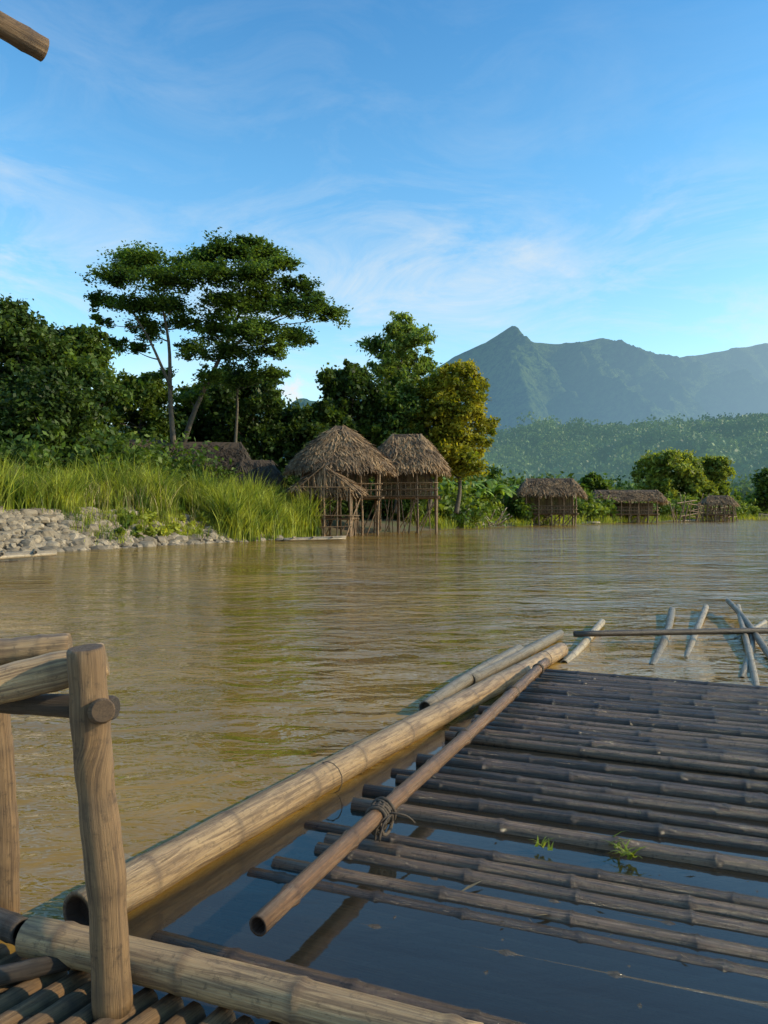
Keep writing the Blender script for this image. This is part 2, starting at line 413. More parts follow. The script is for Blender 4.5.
while s<3.2:
    a=lp(s,.08+random.random()*.2); d=norm(PD+random.uniform(-.025,.025)*LD); e=a+d*6
    z=-.13+random.uniform(-.02,.02)
    low.bamboo([a[0],a[1],z],[e[0],e[1],z],.045,.04,seg=.4,sides=10,bulge=.12)
    s+=random.uniform(.10,.13)
lo=low.build("sunken_poles",[M_sunk])
rp=MB()
def wrap(c,axis,r,turns=4,pitch=.018,rr=.006):
    axis=norm(axis); ref=np.array([0,0,1.]); a=norm(np.cross(ref,axis)); b=np.cross(axis,a)
    t=np.linspace(0,turns*2*math.pi,turns*14)
    pts=[c+axis*(pitch*x/(2*math.pi)-pitch*turns/2+random.uniform(-.002,.002))+(a*math.cos(x)+b*math.sin(x))*(r+random.uniform(0,.004)) for x in t]
    rp.tube(pts,[rr]*len(pts),6)
Qd=Q1-Q0
tt=.215
c=Q0+Qd*tt
wrap(c,Qd,.039,5,.02,.008); wrap(c+[0,0,-.02],norm([PD[0],PD[1],0]),.06,3,.022,.008)
wrap(c+norm(Qd)*.04,norm(Qd)+[.5,0,.3],.05,2,.02,.008)
for k in range(6):
    p=c+np.array([random.uniform(-.02,.05),random.uniform(-.03,.03),0]); pts=[p]
    d=np.array([random.uniform(-.3,.6),random.uniform(-.8,.2),.3])
    for q in range(7):
        p=p+norm(d)*.022; d=d+np.array([random.uniform(-.4,.4),random.uniform(-.4,.4),-.28]); pts.append(p)
    rp.tube(pts,[.0045]*8,5)
for tt in (.48,.74,.93):
    wrap(Q0+Qd*tt,Qd,.040,3,.014,.005)
Ld3=L1-L0
for tt in (.27,.9):
    wrap(L0+Ld3*tt,Ld3,.079,1,.012,.0025)
rope=rp.build("rope_lashings",[M_rope])
for o in (sidelog,sl2,lash,dk,lo,rope): parent(o,raft)

fr_=empty("floating_bamboo_frame",G(670,632,0))
mb=MB()
mb.bamboo(G(574,634,.10),G(830,630,.12),.032,.036,seg=.5,sides=12,bend=.012)
f1=mb.build("dark_crossbar",[M_dark])
mb=MB()
def gp(a,za,b_,zb,r): mb.bamboo(G(a[0],a[1],za),G(b_[0],b_[1],zb),r,r*.9,seg=.4,sides=12)
gp((602,622),.05,(564,664),-.01,.042)
gp((672,610),.06,(652,668),-.03,.045)
gp((706,607),.06,(686,660),-.03,.04)
gp((728,601),.16,(784,676),.0,.036)
gp((738,606),.14,(757,690),-.02,.033)
gp((752,630),.02,(742,680),-.02,.038)
gp((765,622),.0,(735,640),-.02,.03)
f2=mb.build("float_poles",[M_pale])
parent(f1,fr_); parent(f2,fr_)

def sprig(name,p,n,h,mat,spread=.6):
    V=[]
    for k in range(n):
        a=random.uniform(0,6.28); l=h*random.uniform(.5,1); wd=.006
        d=np.array([math.cos(a)*spread,math.sin(a)*spread,1.]); d=norm(d); sd_=norm(np.cross(d,[0,0,1]))*wd
        q=np.array(p)+np.array([random.uniform(-.03,.03),random.uniform(-.03,.03),0])
        for j in range(3):
            q2=q+d*l/3; w0=(1-j/3.); w1_=(1-(j+1)/3.)
            V.append([q-sd_*w0,q+sd_*w0,q2+sd_*w1_,q2-sd_*w1_]); q=q2; d=norm(d+np.array([math.cos(a)*.35,math.sin(a)*.35,-.35]))
    o=quads(name,np.array(V),mat); return origin(o,p)
sprig("grass_sprig",G(543,848,.02),12,.08,F_grass)
sprig("grass_sprig",G(628,856,.02),18,.13,F_grass,1.1)
sprig("grass_sprig",G(610,846,.02),8,.12,F_grass,1.0)
V=[]
lfs=[(470,887,.14),(560,742,.08),(580,745,.09),(545,915,.09),(690,870,.05),(600,905,.04),(725,715,.06),(640,812,.04)]
lfs+=[(random.uniform(440,760),random.uniform(700,980),random.uniform(.02,.04)) for _ in range(14)]
for (px,py,sz) in lfs:
    p=G(px,py,.04 if py<830 else .012); a=random.uniform(-1.5,1.5); t=np.array([math.cos(a),math.sin(a),random.uniform(-.1,.1)]); b_=np.cross([0,0,1],t)
    V.append([p-t*sz/2,p-b_*sz*.07+[0,0,.004],p+t*sz/2,p+b_*sz*.08])
quads("fallen_leaves",np.array(V),M_deadleaf)

# ------------------------------------------------------------------ railing and landing at left
rail=empty("bamboo_railing",W(112,1005,2.11))
def bentpost(pts,r,name,mat,sides=20):
    mb=MB(); pts=np.array(pts); n=30; t=np.linspace(0,1,n); tk=np.linspace(0,1,len(pts))
    P=np.stack([np.interp(t,tk,pts[:,k]) for k in range(3)],1)
    for _ in range(3): P[1:-1]=(P[:-2]+2*P[1:-1]+P[2:])/4
    R=np.interp(t,[0,1],r)*(1+.035*np.sin(t*17+1)+.025*np.sin(t*41))
    ax=P[-1]-P[-2]
    P=np.r_[[P[0]],P,[P[-1]+norm(ax)*.006],[P[-1]+norm(ax)*.007]]; R=np.r_[R[0]*.85,R,R[-1]*.93,R[-1]*.86]
    rg=[1]+[0]*n+[.5,1]
    for k in range(3,n,7): rg[k]=.6
    mb.tube(P,R,sides,rg,lump=.035)
    return mb.build(name,[mat])
parts=[bentpost([W(113,1012,2.10),W(107,880,2.10),W(93,760,2.10),W(86,650,2.08)],[.050,.050],"post",M_post),
       bentpost([W(6,940,2.55),W(4,820,2.55),W(-4,700,2.55)],[.046,.042],"back_post",M_post),
       bentpost([W(-140,722,2.02),W(-20,690,2.10),W(104,659,2.20)],[.058,.050],"top_rail",M_log),
       bentpost([W(-120,662,2.30),W(0,652,2.32),W(68,645,2.36)],[.046,.040],"rear_top_rail",M_log),
       bentpost([W(-120,690,2.22),W(20,704,2.21),W(113,708,2.16)],[.028,.034],"lower_rail",M_dark),
       bentpost([W(-30,700,2.2),W(40,684,2.16)],[.03,.028],"rail_brace",M_post)]
mb=MB(); mb.tube([W(98,712,2.12),W(102,711,2.02),W(103,711,1.99)],[.034,.034,.028],14,[0,0,1]); parts.append(mb.build("peg",[M_post]))
for o in parts: parent(o,rail)
dock=empty("bamboo_landing",(-1.0,1.9,0))
mb=MB()
mb.bamboo(G(30,936,.09),G(480,1050,.09),.058,.056,seg=.42,sides=20,bulge=.07)
d1=mb.build("edge_log",[M_log])
mb=MB()
E0=G(30,936,.09)[:2]
for k in range(17):
    c=E0+np.array([PD[0],PD[1]])*(-.45+k*.082)
    a=c+LD*random.uniform(-.02,.02); e=c-LD*1.6
    mb.bamboo([a[0],a[1],.0],[e[0],e[1],.01],.036,.033,seg=.3,sides=10)
d2=mb.build("deck_slats",[M_post])
mb=MB()
for k in range(3):
    c=E0-LD*(.35+.5*k); a=c-PD*.9; e=c+PD*1.6
    mb.bamboo([a[0],a[1],-.075],[e[0],e[1],-.075],.04,.04,seg=.4)
mb.bamboo(G(-60,900,.10),G(22,932,.10),.04,.04,seg=.4)
mb.bamboo(G(-40,985,.06),G(70,960,.06),.028,.026,seg=.4)
d3=mb.build("joists",[M_dark])
for o in (d1,d2,d3): parent(o,dock)
mb=MB(); mb.bamboo(W(-130,-52,1.75),W(44,50,2.05),.028,.031,seg=.3,sides=16,bulge=.08)
origin(mb.build("roof_eave_pole",[M_post]),W(0,15,2.0))

# ------------------------------------------------------------------ vegetation tools
def leafq(C,size,up=.35,elong=1.7):
    C=np.asarray(C); n=len(C)
    nn=rng.normal(size=(n,3)); nn/=np.linalg.norm(nn,axis=1)[:,None]; nn[:,2]+=up*2; nn/=np.linalg.norm(nn,axis=1)[:,None]
    t=np.cross(nn,rng.normal(size=(n,3))); t/=np.linalg.norm(t,axis=1)[:,None]+1e-9
    b=np.cross(nn,t); s=size*rng.uniform(.6,1.35,n)[:,None]
    return np.stack([C-t*s*elong/2,C+b*s/2,C+t*s*elong/2,C-b*s/2],1)
def crown(lobes,n,flat=.6,sub=.36,shell=.5,subn=110,upb=.5):
    vol=np.array([(l[1][0]*l[1][1]*l[1][2])**(2/3) for l in lobes]); vol/=vol.sum()
    C=[];subs=[]
    for (c,r),wt in zip(lobes,vol):
        c=np.array(c);r=np.array(r); k=max(80,int(n*wt)); m=max(6,k//subn)
        d=rng.normal(size=(m,3)); d/=np.linalg.norm(d,axis=1)[:,None]; d[:,2]=np.where(rng.random(m)<upb,np.abs(d[:,2]),d[:,2])
        sc=c+d*r*rng.uniform(shell,1.08,m)[:,None]; subs.append((c,sc))
        pick=rng.integers(0,m,k); sr=np.mean(r)*sub*rng.uniform(.5,1.4,m)
        g=rng.normal(size=(k,3))*.55*sr[pick][:,None]; g[:,2]*=flat
        C.append(sc[pick]+g)
    return np.concatenate(C),subs
def curve(a,b_,lift,n=8):
    t=np.linspace(0,1,n)[:,None]; m=(a+b_)/2+np.array([0,0,lift]); return (1-t)**2*a+2*t*(1-t)*m+t*t*b_
def tree(name,base,trunks,lobes,n,size,mat,tr=.25,flat=.6,sub=.36,shell=.5,elong=1.7,up=.35,bark=None,subn=110,limb=.45,upb=.5):
    base=np.array(base,float); e=empty(name,base)
    mb=MB(); allp=[]
    for ti,tp in enumerate(trunks):
        tp=np.array(tp,float); m=14; t=np.linspace(0,1,m); tk=np.linspace(0,1,len(tp))
        P=np.stack([np.interp(t,tk,tp[:,k]) for k in range(3)],1)
        for _ in range(2): P[1:-1]=(P[:-2]+2*P[1:-1]+P[2:])/4
        f=1 if ti<2 else .6
        mb.tube(P,np.linspace(tr,tr*.3,m)*f,9)
        allp+= [(p,f*tr*(1-.7*q)) for p,q in zip(P,t)]
    AP=np.array([p for p,_ in allp]); AR=[r for _,r in allp]
    C,subs=crown(lobes,n,flat,sub,shell,subn,upb)
    for c,sc in subs:
        cand=np.linalg.norm(AP-c,axis=1)+3*np.maximum(0,AP[:,2]-c[2]+.6)
        j=int(np.argmin(cand)); a=AP[j]; r=min(AR[j]*.6,tr*limb)
        mb.tube(curve(a,c,-.1*np.linalg.norm(c-a)),np.linspace(r,r*.35,8),6)
        for q in sc[:7]:
            mb.tube(curve(c,q,.0,5),np.linspace(r*.35,r*.12,5),5)
    t_=mb.build("trunk_and_limbs",[bark or M_bark]); parent(t_,e)
    lv=quads("crown",leafq(C,size,up,elong),mat); parent(lv,e)
    return e
def autotree(name,px,top,wpx,bot,Y,mat,n=14000,size=.24,nl=12,tr=.22,depth=.8,**kw):
    X=(px-384)/F*Y; zt=H+(512-top)/F*Y; zb=H+(512-bot)/F*Y; wd=wpx/F*Y/2
    lob=[]; nl=int(nl*1.5)
    for k in range(nl):
        h=(k+.5)/nl; a=k*2.4+rng.uniform(-.5,.5)
        prof=math.sin(math.pi*min(1,.22+.76*h))**.6
        rr=wd*prof*rng.uniform(.35,.7)*(.2 if h>.92 else 1)
        r=wd*rng.uniform(.30,.46)*(.75 if h>.8 else 1)
        z=zb+(zt-zb)*h; z=min(z,zt-r*.8)
        lob.append(([X+math.cos(a)*rr,Y+math.sin(a)*rr*depth,z],[r,r,r*.85]))
    base=[X,Y,1.3]
    kw.setdefault('flat',.85); kw.setdefault('sub',.36); kw.setdefault('shell',.25); kw.setdefault('subn',85)
    return tree(name,base,[[base,[X+rng.uniform(-.4,.4),Y,(zb+1.3)/2+.3],[X+rng.uniform(-.8,.8),Y,zt-(zt-zb)*.3]]],lob,n,size,mat,tr,**kw)

Yb=50.
def lb(px,py,rx,ry,dy=0): return (W(px,py,Yb+dy),[rx/F*Yb,rx/F*Yb*.85,ry/F*Yb])
lobes=[lb(148,262,34,12,1),lb(118,280,26,13,-1),lb(106,304,17,11,1),lb(165,282,32,14,-2),lb(192,264,24,12,2),
 lb(140,308,28,14,-1),lb(172,308,22,12,2),lb(102,322,12,7,0),lb(130,262,20,8,2),lb(150,330,22,10,1),
 lb(228,254,32,13,0),lb(262,256,28,13,2),lb(214,276,28,14,-2),lb(255,278,32,14,-1),lb(296,286,22,10,1),
 lb(330,316,20,9,0),lb(302,308,28,12,-2),lb(262,304,32,14,1),lb(226,304,28,14,-1),lb(212,330,26,14,1),lb(250,332,30,14,-2),
 lb(290,338,24,11,1),lb(232,356,26,14,0),lb(194,350,18,12,0),lb(248,243,16,7,0),lb(280,266,22,10,-1),lb(186,325,16,10,1),
 lb(314,296,18,8,2),lb(270,352,20,10,-1),lb(210,258,18,10,1),lb(240,380,26,12,1),lb(205,376,16,10,-1),lb(135,350,14,8,0),lb(190,400,20,10,1),lb(165,375,14,8,1),lb(115,345,16,8,2),lb(275,375,18,9,0)]
tr1=[W(174,448,Yb),W(170,400,Yb),W(170,345,Yb),W(160,295,Yb)]
tr2=[W(182,448,Yb+.4),W(196,405,Yb+.4),W(222,355,Yb+.4),W(245,300,Yb+.4),W(256,270,Yb)]
tr3=[W(172,390,Yb),W(150,340,Yb-1),W(128,305,Yb-1)]
tr4=[W(222,355,Yb+.4),W(260,325,Yb),W(305,305,Yb)]
tr5=[W(235,450,Yb+2),W(238,400,Yb+2),W(232,350,Yb+1)]
tree("shade_tree",W(178,450,Yb),[tr1,tr2,tr3,tr4,tr5],lobes,92000,.13,F_feather,.19,flat=.5,sub=.40,shell=.2,up=.6,subn=75,limb=.32,upb=.5)
autotree("broadleaf_tree",15,305,125,455,41,F_dark,30000,.17,14)
autotree("broadleaf_tree",75,328,108,460,43,F_mid,26000,.17,12)
autotree("broadleaf_tree",-70,300,140,460,40,F_dark,10000,.25,12)
autotree("broadleaf_tree",45,372,130,475,39,F_dark,24000,.16,12)
autotree("broadleaf_tree",135,372,115,470,57,F_mid,19000,.22,10)
autotree("broadleaf_tree",205,382,95,470,60,F_dark,16000,.23,10)
autotree("broadleaf_tree",252,375,112,470,58,F_dark,24000,.21,11)
autotree("broadleaf_tree",350,364,84,450,60,F_dark,20000,.21,11)
autotree("broadleaf_tree",318,402,90,480,58,F_dark,18000,.21,9)
autotree("feathery_bamboo_tree",402,318,92,440,64,F_bamb,26000,.15,16,.2,flat=.7,shell=.2,elong=3.)
autotree("sunlit_tree",456,362,88,472,60,F_yel,30000,.19,14)
autotree("sunlit_tree",428,378,74,475,61,F_yel,16000,.19,12)
autotree("broadleaf_tree",395,392,80,475,60,F_mid,16000,.21,11)
autotree("broadleaf_tree",594,474,36,505,118,F_mid,5000,.38,7,.2)
autotree("feathery_bamboo_tree",670,453,74,508,135,F_lime,16000,.34,13,.25,elong=2.4)
autotree("feathery_bamboo_tree",706,456,62,508,137,F_lime,14000,.34,12,.25,elong=2.4)
autotree("broadleaf_tree",775,472,60,508,150,F_mid,6000,.5,9,.25)

def shrubs(name,s0,s1,d0,d1,count,hr,n,size,mat):
    lob=[]
    for k in range(count):
        s=rng.uniform(s0,s1); d=rng.uniform(d0,d1); p=land(s,d); h=rng.uniform(*hr)
        lob.append(([p[0],p[1],p[2]+h*.4],[h*.75,h*.75,h*.6]))
    C,_=crown(lob,n,.8,.4,.3); C[:,2]=np.maximum(C[:,2],.1)
    return quads(name,leafq(C,size,.3,1.9),mat)
shrubs("riverside_shrubs",seg[10],seg[14],1.5,12,250,(1.0,3.2),76000,.28,F_shrub)
shrubs("riverside_shrubs",seg[14],seg[15],2,25,170,(2,5.5),26000,.6,F_shrub)
shrubs("undergrowth",seg[3],seg[8]+4,7,20,190,(1.8,4.2),66000,.19,F_mid)
shrubs("undergrowth",seg[8],seg[10],6,22,80,(1.6,3.4),28000,.24,F_dark)
shrubs("undergrowth",seg[10],seg[14],14,60,190,(2.5,6.5),44000,.5,F_mid)
shrubs("bank_creepers",seg[5]+2,seg[8],.5,2.2,40,(.25,.6),9000,.12,F_grass)

def blades(pts,hs,wd,lean=.5,segs=4):
    n=len(pts); a=rng.uniform(0,2*math.pi,n); ca=np.stack([np.cos(a),np.sin(a),np.zeros(n)],1)
    f=rng.uniform(0,2*math.pi,n)
    sa=np.stack([np.cos(f),np.sin(f),np.zeros(n)],1)
    ln=rng.uniform(.1,1,n)*lean; V=[]; prev=None
    for k in range(segs+1):
        t=k/segs
        c=pts+ca*(hs*ln*t*t)[:,None]+np.array([0,0,1])*(hs*(t-.35*ln*t**3))[:,None]
        w_=wd*(1-t)**.6*(.6+t if t<.4 else 1)
        cur=(c-sa*w_/2,c+sa*w_/2)
        if prev is not None: V.append(np.stack([prev[0],prev[1],cur[1],cur[0]],1))
        prev=cur
    return np.concatenate(V)
def reeds(name,s0,s1,d0,d1,tufts,per,h,wd,mat,spread=.25,lean=.5):
    base=[];hh=[]
    for k in range(tufts):
        s=rng.uniform(s0,s1); d=rng.uniform(d0,d1); p=land(s,d)
        nz=mnoise.noise(Vector((p[0]*.6,p[1]*.6,3)))
        if nz<-.28: continue
        th=h[0]+(h[1]-h[0])*min(1,max(0,.5+nz*1.3))*rng.uniform(.7,1.1)
        q=p+np.c_[rng.normal(size=(per,2))*spread,np.zeros(per)]; base.append(q); hh.append(th*rng.uniform(.45,1.08,per))
    return quads(name,blades(np.concatenate(base),np.concatenate(hh),wd,lean),mat)
reeds("tall_reeds",seg[3],seg[7]+3,2.1,7,560,40,(.9,2.9),.055,F_grass,.22,.8)
reeds("tall_reeds",seg[7]-1.5,seg[8]+.5,-.1,4,230,44,(1.5,3.3),.06,F_grass,.25,.7)
reeds("bank_grass",seg[5]+1,seg[8],.3,2.2,220,28,(.25,1.1),.035,F_grass)
reeds("dry_reeds",seg[3],seg[8],1.4,6,90,16,(1.2,2.6),.035,F_straw)
reeds("bank_grass",seg[10],seg[14],.0,3,380,20,(.4,1.3),.07,F_grass,.5)

def banana(px,Y,h,zb=1.0):
    X=(px-384)/F*Y; e=empty("banana_plant",(X,Y,zb)); mb=MB()
    mb.tube([[X,Y,zb-.3],[X+.05,Y,zb+h*.5]],[.13,.08],8); st=mb.build("stem",[M_stem]); parent(st,e)
    V=[]
    for k in range(11):
        a=rng.uniform(0,6.28); o=np.array([math.cos(a),math.sin(a),0]); sd_=np.array([-math.sin(a),math.cos(a),0]); Lf=h*rng.uniform(.45,.75); ri_=rng.uniform(.8,1.3)
        pr=None
        for j in range(8):
            t=j/7; c=np.array([X,Y,zb+h*.48])+o*Lf*(.72*t)+np.array([0,0,Lf*(ri_*t-1.0*t*t)]); w_=.27*h/3*math.sin(math.pi*(.08+.9*t))**.6
            lft=c-sd_*w_-[0,0,w_*.35]; rgt=c+sd_*w_-[0,0,w_*.35]
            if pr is not None:
                V.append([pr[0],pr[1],c,lft]); V.append([pr[1],pr[2],rgt,c])
            pr=(lft,c,rgt)
    lv=quads("leaves",np.array(V),F_banana); parent(lv,e)
for px,Y,h in [(452,70,4.2),(470,74,4.8),(486,77,5.0),(503,79,4.4),(518,83,4.2),(540,88,3.8),(566,95,4.0),(440,69,3.8),(478,72,3.8),(627,122,4.2),(458,73,4.6),(495,76,4.2)]:
    banana(px,Y,h,1.2)

# ------------------------------------------------------------------ stones
def ico():
    import bmesh
    bm=bmesh.new(); bmesh.ops.create_icosphere(bm,subdivisions=2,radius=1)
    v=np.array([q.co[:] for q in bm.verts]); f=[[x.index for x in q.verts] for q in bm.faces]; bm.free(); return v,f
iv,iff=ico()
V=[];Fc=[];nb=0
for k in range(3000):
    s=rng.uniform(seg[3]+2,seg[7]+2.5) if rng.random()<.6 else rng.uniform(seg[3]+3,seg[6]); d=rng.uniform(-.3,2.35) if rng.random()<.9 else rng.uniform(-1.,0); p=land(s,d); sz=rng.uniform(.09,.24)*(1.6 if rng.random()<.12 else 1)
    q=np.sign(iv)*np.abs(iv)**.72*np.array([1,rng.uniform(.7,1),rng.uniform(.45,.75)])
    o=rng.uniform(0,50,3)
    disp=np.array([mnoise.noise(Vector(x*1.3+o)) for x in iv])
    q=q*(1+.36*disp)[:,None]
    a=rng.uniform(0,6.28); R=np.array([[math.cos(a),-math.sin(a),0],[math.sin(a),math.cos(a),0],[0,0,1]])
    V.append((q*sz)@R.T+p+[0,0,sz*.15]); Fc+=[[i+nb for i in f] for f in iff]; nb+=len(iv)
me=bpy.data.meshes.new("stone_embankment"); me.from_pydata(np.concatenate(V).tolist(),[],Fc); me.materials.append(M_rock)
link(bpy.data.objects.new("stone_embankment",me))

# ------------------------------------------------------------------ huts
def thatch(c,hw,hd,ridge,ze,zt,rot,n,mat=M_thatch,round_=3.,ln=.55,wd=.05,sag=.9,name="thatch_roof"):
    ca,sa=math.cos(rot),math.sin(rot)
    def surf(u,v):
        a=u*2*math.pi; cx,cy=np.cos(a),np.sin(a)
        k=(np.abs(cx)**round_+np.abs(cy)**round_)**(-1/round_)
        ex,ey=cx*k*hw,cy*k*hd; tx=np.clip(ex,-ridge,ridge); ty=ey*0
        x=ex+(tx-ex)*v; y=ey+(ty-ey)*v; z=ze+(zt-ze)*v**sag
        return np.stack([c[0]+x*ca-y*sa,c[1]+x*sa+y*ca,z],-1)
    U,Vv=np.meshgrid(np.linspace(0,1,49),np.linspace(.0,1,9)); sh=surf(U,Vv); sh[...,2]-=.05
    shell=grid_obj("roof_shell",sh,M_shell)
    u=rng.random(n); v=np.sqrt(rng.random(n)); v=1-v; v=np.clip(v+rng.uniform(-.02,.02,n),0,1)
    v=np.floor(v*9)/9+rng.uniform(0,.08,n)
    p=surf(u,np.clip(v,0,1)); q=surf(u+rng.normal(size=n)*.006,np.clip(v-.05,0,1)); dn=q-p; bad=np.linalg.norm(dn,axis=1)<1e-4
    q2=surf(u,np.clip(v+.05,0,1)); dn[bad]=(p-q2)[bad]; dn/=np.linalg.norm(dn,axis=1)[:,None]+1e-9
    dn+=rng.normal(size=(n,3))*.09; dn[:,2]-=.12; lnn=ln*rng.uniform(.5,1.5,n)
    side_=np.cross(dn,[0,0,1.]); side_/=np.linalg.norm(side_,axis=1)[:,None]+1e-9
    side_+=rng.normal(size=(n,3))*.25
    top=p+[0,0,.04]; nrm=np.cross(side_,dn); nrm*=np.sign(nrm[:,2:3]+1e-9)
    bot=p+dn*lnn[:,None]+nrm*rng.uniform(.02,.14,n)[:,None]
    w_=wd*rng.uniform(.6,1.5,n)[:,None]
    st=quads(name,np.stack([top-side_*w_/2,top+side_*w_/2,bot+side_*w_*.3,bot-side_*w_*.3],1),mat)
    return [shell,st]
def hut(name,c,hw,hd,ridge,ze,zt,zf,rot=0,n=9000,posts=(4,3),zr=None,wall=None,mat=M_thatch,brace=True,zbase=-.8,over=.75,sides=8,pr=.055,round_=3.,slats=True,sag=.9):
    e=empty(name,(c[0],c[1],0)); ca,sa=math.cos(rot),math.sin(rot)
    def T(x,y,z): return np.array([c[0]+x*ca-y*sa,c[1]+x*sa+y*ca,z])
    obs=thatch(c,hw,hd,ridge,ze,zt,rot,n,mat,round_,sag=sag)
    mb=MB(); w_,d_=hw*over,hd*over
    xs=np.linspace(-w_,w_,posts[0]); ys=np.linspace(-d_,d_,posts[1])
    for x in xs:
        for y in ys:
            if posts[0]>2 and posts[1]>2 and abs(x)<w_*.9 and abs(y)<d_*.9: continue
            mb.bamboo(T(x+random.uniform(-.14,.14),y,zbase),T(x,y,ze+.25),pr*1.25,pr,sides=sides,hollow=False,bend=.015)
    for y in ys:
        mb.bamboo(T(-w_-.2,y,ze+.02),T(w_+.2,y,ze+.02),pr,pr,sides=sides,hollow=False)
        if zf: mb.bamboo(T(-w_-.25,y,zf-.1),T(w_+.25,y,zf-.1),pr,pr,sides=sides,hollow=False)
    for x in xs:
        if zf: mb.bamboo(T(x,-d_-.25,zf-.2),T(x,d_+.25,zf-.2),pr,pr,sides=sides,hollow=False)
    if brace and zf:
        for yy in (-d_,d_):
            for i in range(len(xs)-1):
                if random.random()<.8: mb.bamboo(T(xs[i]+random.uniform(-.2,.4),yy,-.1),T(xs[i+1],yy,zf-.2),pr*.7,pr*.7,sides=6,hollow=False)
            for i in range(5):
                x=random.uniform(-w_,w_); mb.bamboo(T(x,yy+.15,-.4),T(x+random.uniform(-.5,.5),yy+.15,zf),pr*.6,pr*.6,sides=6,hollow=False)
    if zr:
        for zz in (zr,(zr*.5+zf*.5)):
            for y in (-d_,d_): mb.bamboo(T(-w_-.15,y-.06,zz),T(w_+.15,y-.06,zz),pr*.75,pr*.75,sides=6,hollow=False)
            for x in (-w_,w_): mb.bamboo(T(x,-d_,zz+.01),T(x,d_,zz+.01),pr*.75,pr*.75,sides=6,hollow=False)
        k=-w_
        while k<w_:
            mb.bamboo(T(k,-d_-.02,zf),T(k+random.uniform(-.04,.04),-d_-.02,zr),pr*.45,pr*.45,sides=5,hollow=False); k+=.32
    obs.append(mb.build("bamboo_frame",[M_post]))
    if zf:
        mb=MB(); y=-d_-.2
        while y<d_+.2:
            mb.box(T(0,y,zf),2*w_+.5,.10,.035,rot+random.uniform(-.01,.01)); y+=.13
        obs.append(mb.build("floor_slats",[M_mat],False))
    if wall:
        mb=MB()
        for (x0,x1,y,z0,z1) in wall:
            x=x0
            while x<x1:
                mb.box(T(x,y,(z0+z1)/2+random.uniform(-.03,.03)),.085,.03,z1-z0,rot); x+=.095
        obs.append(mb.build("slat_walls",[M_mat],False))
    for o in obs: parent(o,e)
    return e
hut("stilt_hut",(-2.75,47.6),3.15,2.7,.2,4.2,6.85,2.35,.08,18000,(5,3),3.1,[(-2.3,1.9,2.0,2.4,4.2),(-2.3,-1.0,-1.6,2.4,3.3)],round_=2.3,sag=.82)
hut("stilt_hut",(1.55,51.2),2.6,2.3,.9,4.4,6.7,2.45,-.06,15000,(4,3),3.3,[(-1.8,1.6,1.7,2.5,4.4)],round_=2.8,sag=.85)
e=hut("porch_hut",(-3.35,44.6),1.35,1.9,1.2,2.75,4.0,1.2,math.pi/2-.1,5000,(3,3),None,None,round_=8,over=.8)
mb=MB()
c0=np.array([-3.35,42.75,0])
mb.bamboo(c0+[-1.75,0,2.55],c0+[0,0,4.05],.045,sides=6,hollow=False); mb.bamboo(c0+[1.75,0,2.55],c0+[0,0,4.05],.045,sides=6,hollow=False)
mb.bamboo(c0+[-1.5,0,2.8],c0+[1.5,0,2.8],.04,sides=6,hollow=False); mb.bamboo(c0+[0,0,2.8],c0+[0,0,4.0],.035,sides=6,hollow=False)
for k in range(9): 
    x=-1.2+k*.3; mb.bamboo(c0+[x,.02,2.8],c0+[x,.02,2.8+(1-abs(x)/1.5)*1.1],.02,sides=5,hollow=False)
for k in range(5):
    x=-1.4+k*.7+random.uniform(-.1,.1); mb.bamboo(c0+[x,.1,-.6],c0+[x,.1,2.8],.05,sides=6,hollow=False)
mb.bamboo(c0+[-1.5,.05,1.2],c0+[1.6,.05,1.2],.045,sides=6,hollow=False); mb.bamboo(c0+[-1.5,.05,.5],c0+[1.6,.05,.6],.04,sides=6,hollow=False)
mb.bamboo(c0+[1.2,-.6,-.1],c0+[2.0,1.5,2.3],.04,sides=6,hollow=False)
gf=mb.build("gable_frame",[M_post]); parent(gf,e)
hut("river_shelter",(17.4,80),3.4,2.2,2.3,3.3,5.0,1.3,-.12,6000,(5,2),2.0,[(-2.6,2.6,1.5,1.3,3.3)],round_=7,pr=.08,mat=M_thatch)
hut("river_shelter",(31.2,98),4.5,2.6,3.9,2.9,4.3,1.2,-.05,8000,(7,2),2.0,[(-4,4,1.9,1.2,2.6)],round_=9,pr=.09,mat=M_thatch)
hut("river_shelter",(49.2,112),2.4,1.8,1.2,2.6,3.9,1.1,-.2,3000,(4,2),1.9,None,round_=6,pr=.09,mat=M_thatch)
hut("thatched_house",(-15.6,50),2.4,2.2,1.2,4.1,6.2,None,.3,4500,(3,2),None,[(-2,2,-1.6,1.4,4.1)],mat=M_thatch_d,zbase=1,round_=5)
hut("thatched_house",(-11.8,50.5),3.0,2.2,2.2,4.3,6.1,None,.15,5000,(3,2),None,[(-2.4,2.4,-1.6,1.4,4.3)],mat=M_thatch_d,zbase=1,round_=6)
hut("thatched_house",(-8.2,49),1.6,1.6,.9,3.3,4.8,None,.15,3500,(3,2),None,[(-1.2,1.2,-1.2,1.4,3.3)],mat=M_thatch_d,zbase=1,round_=6)

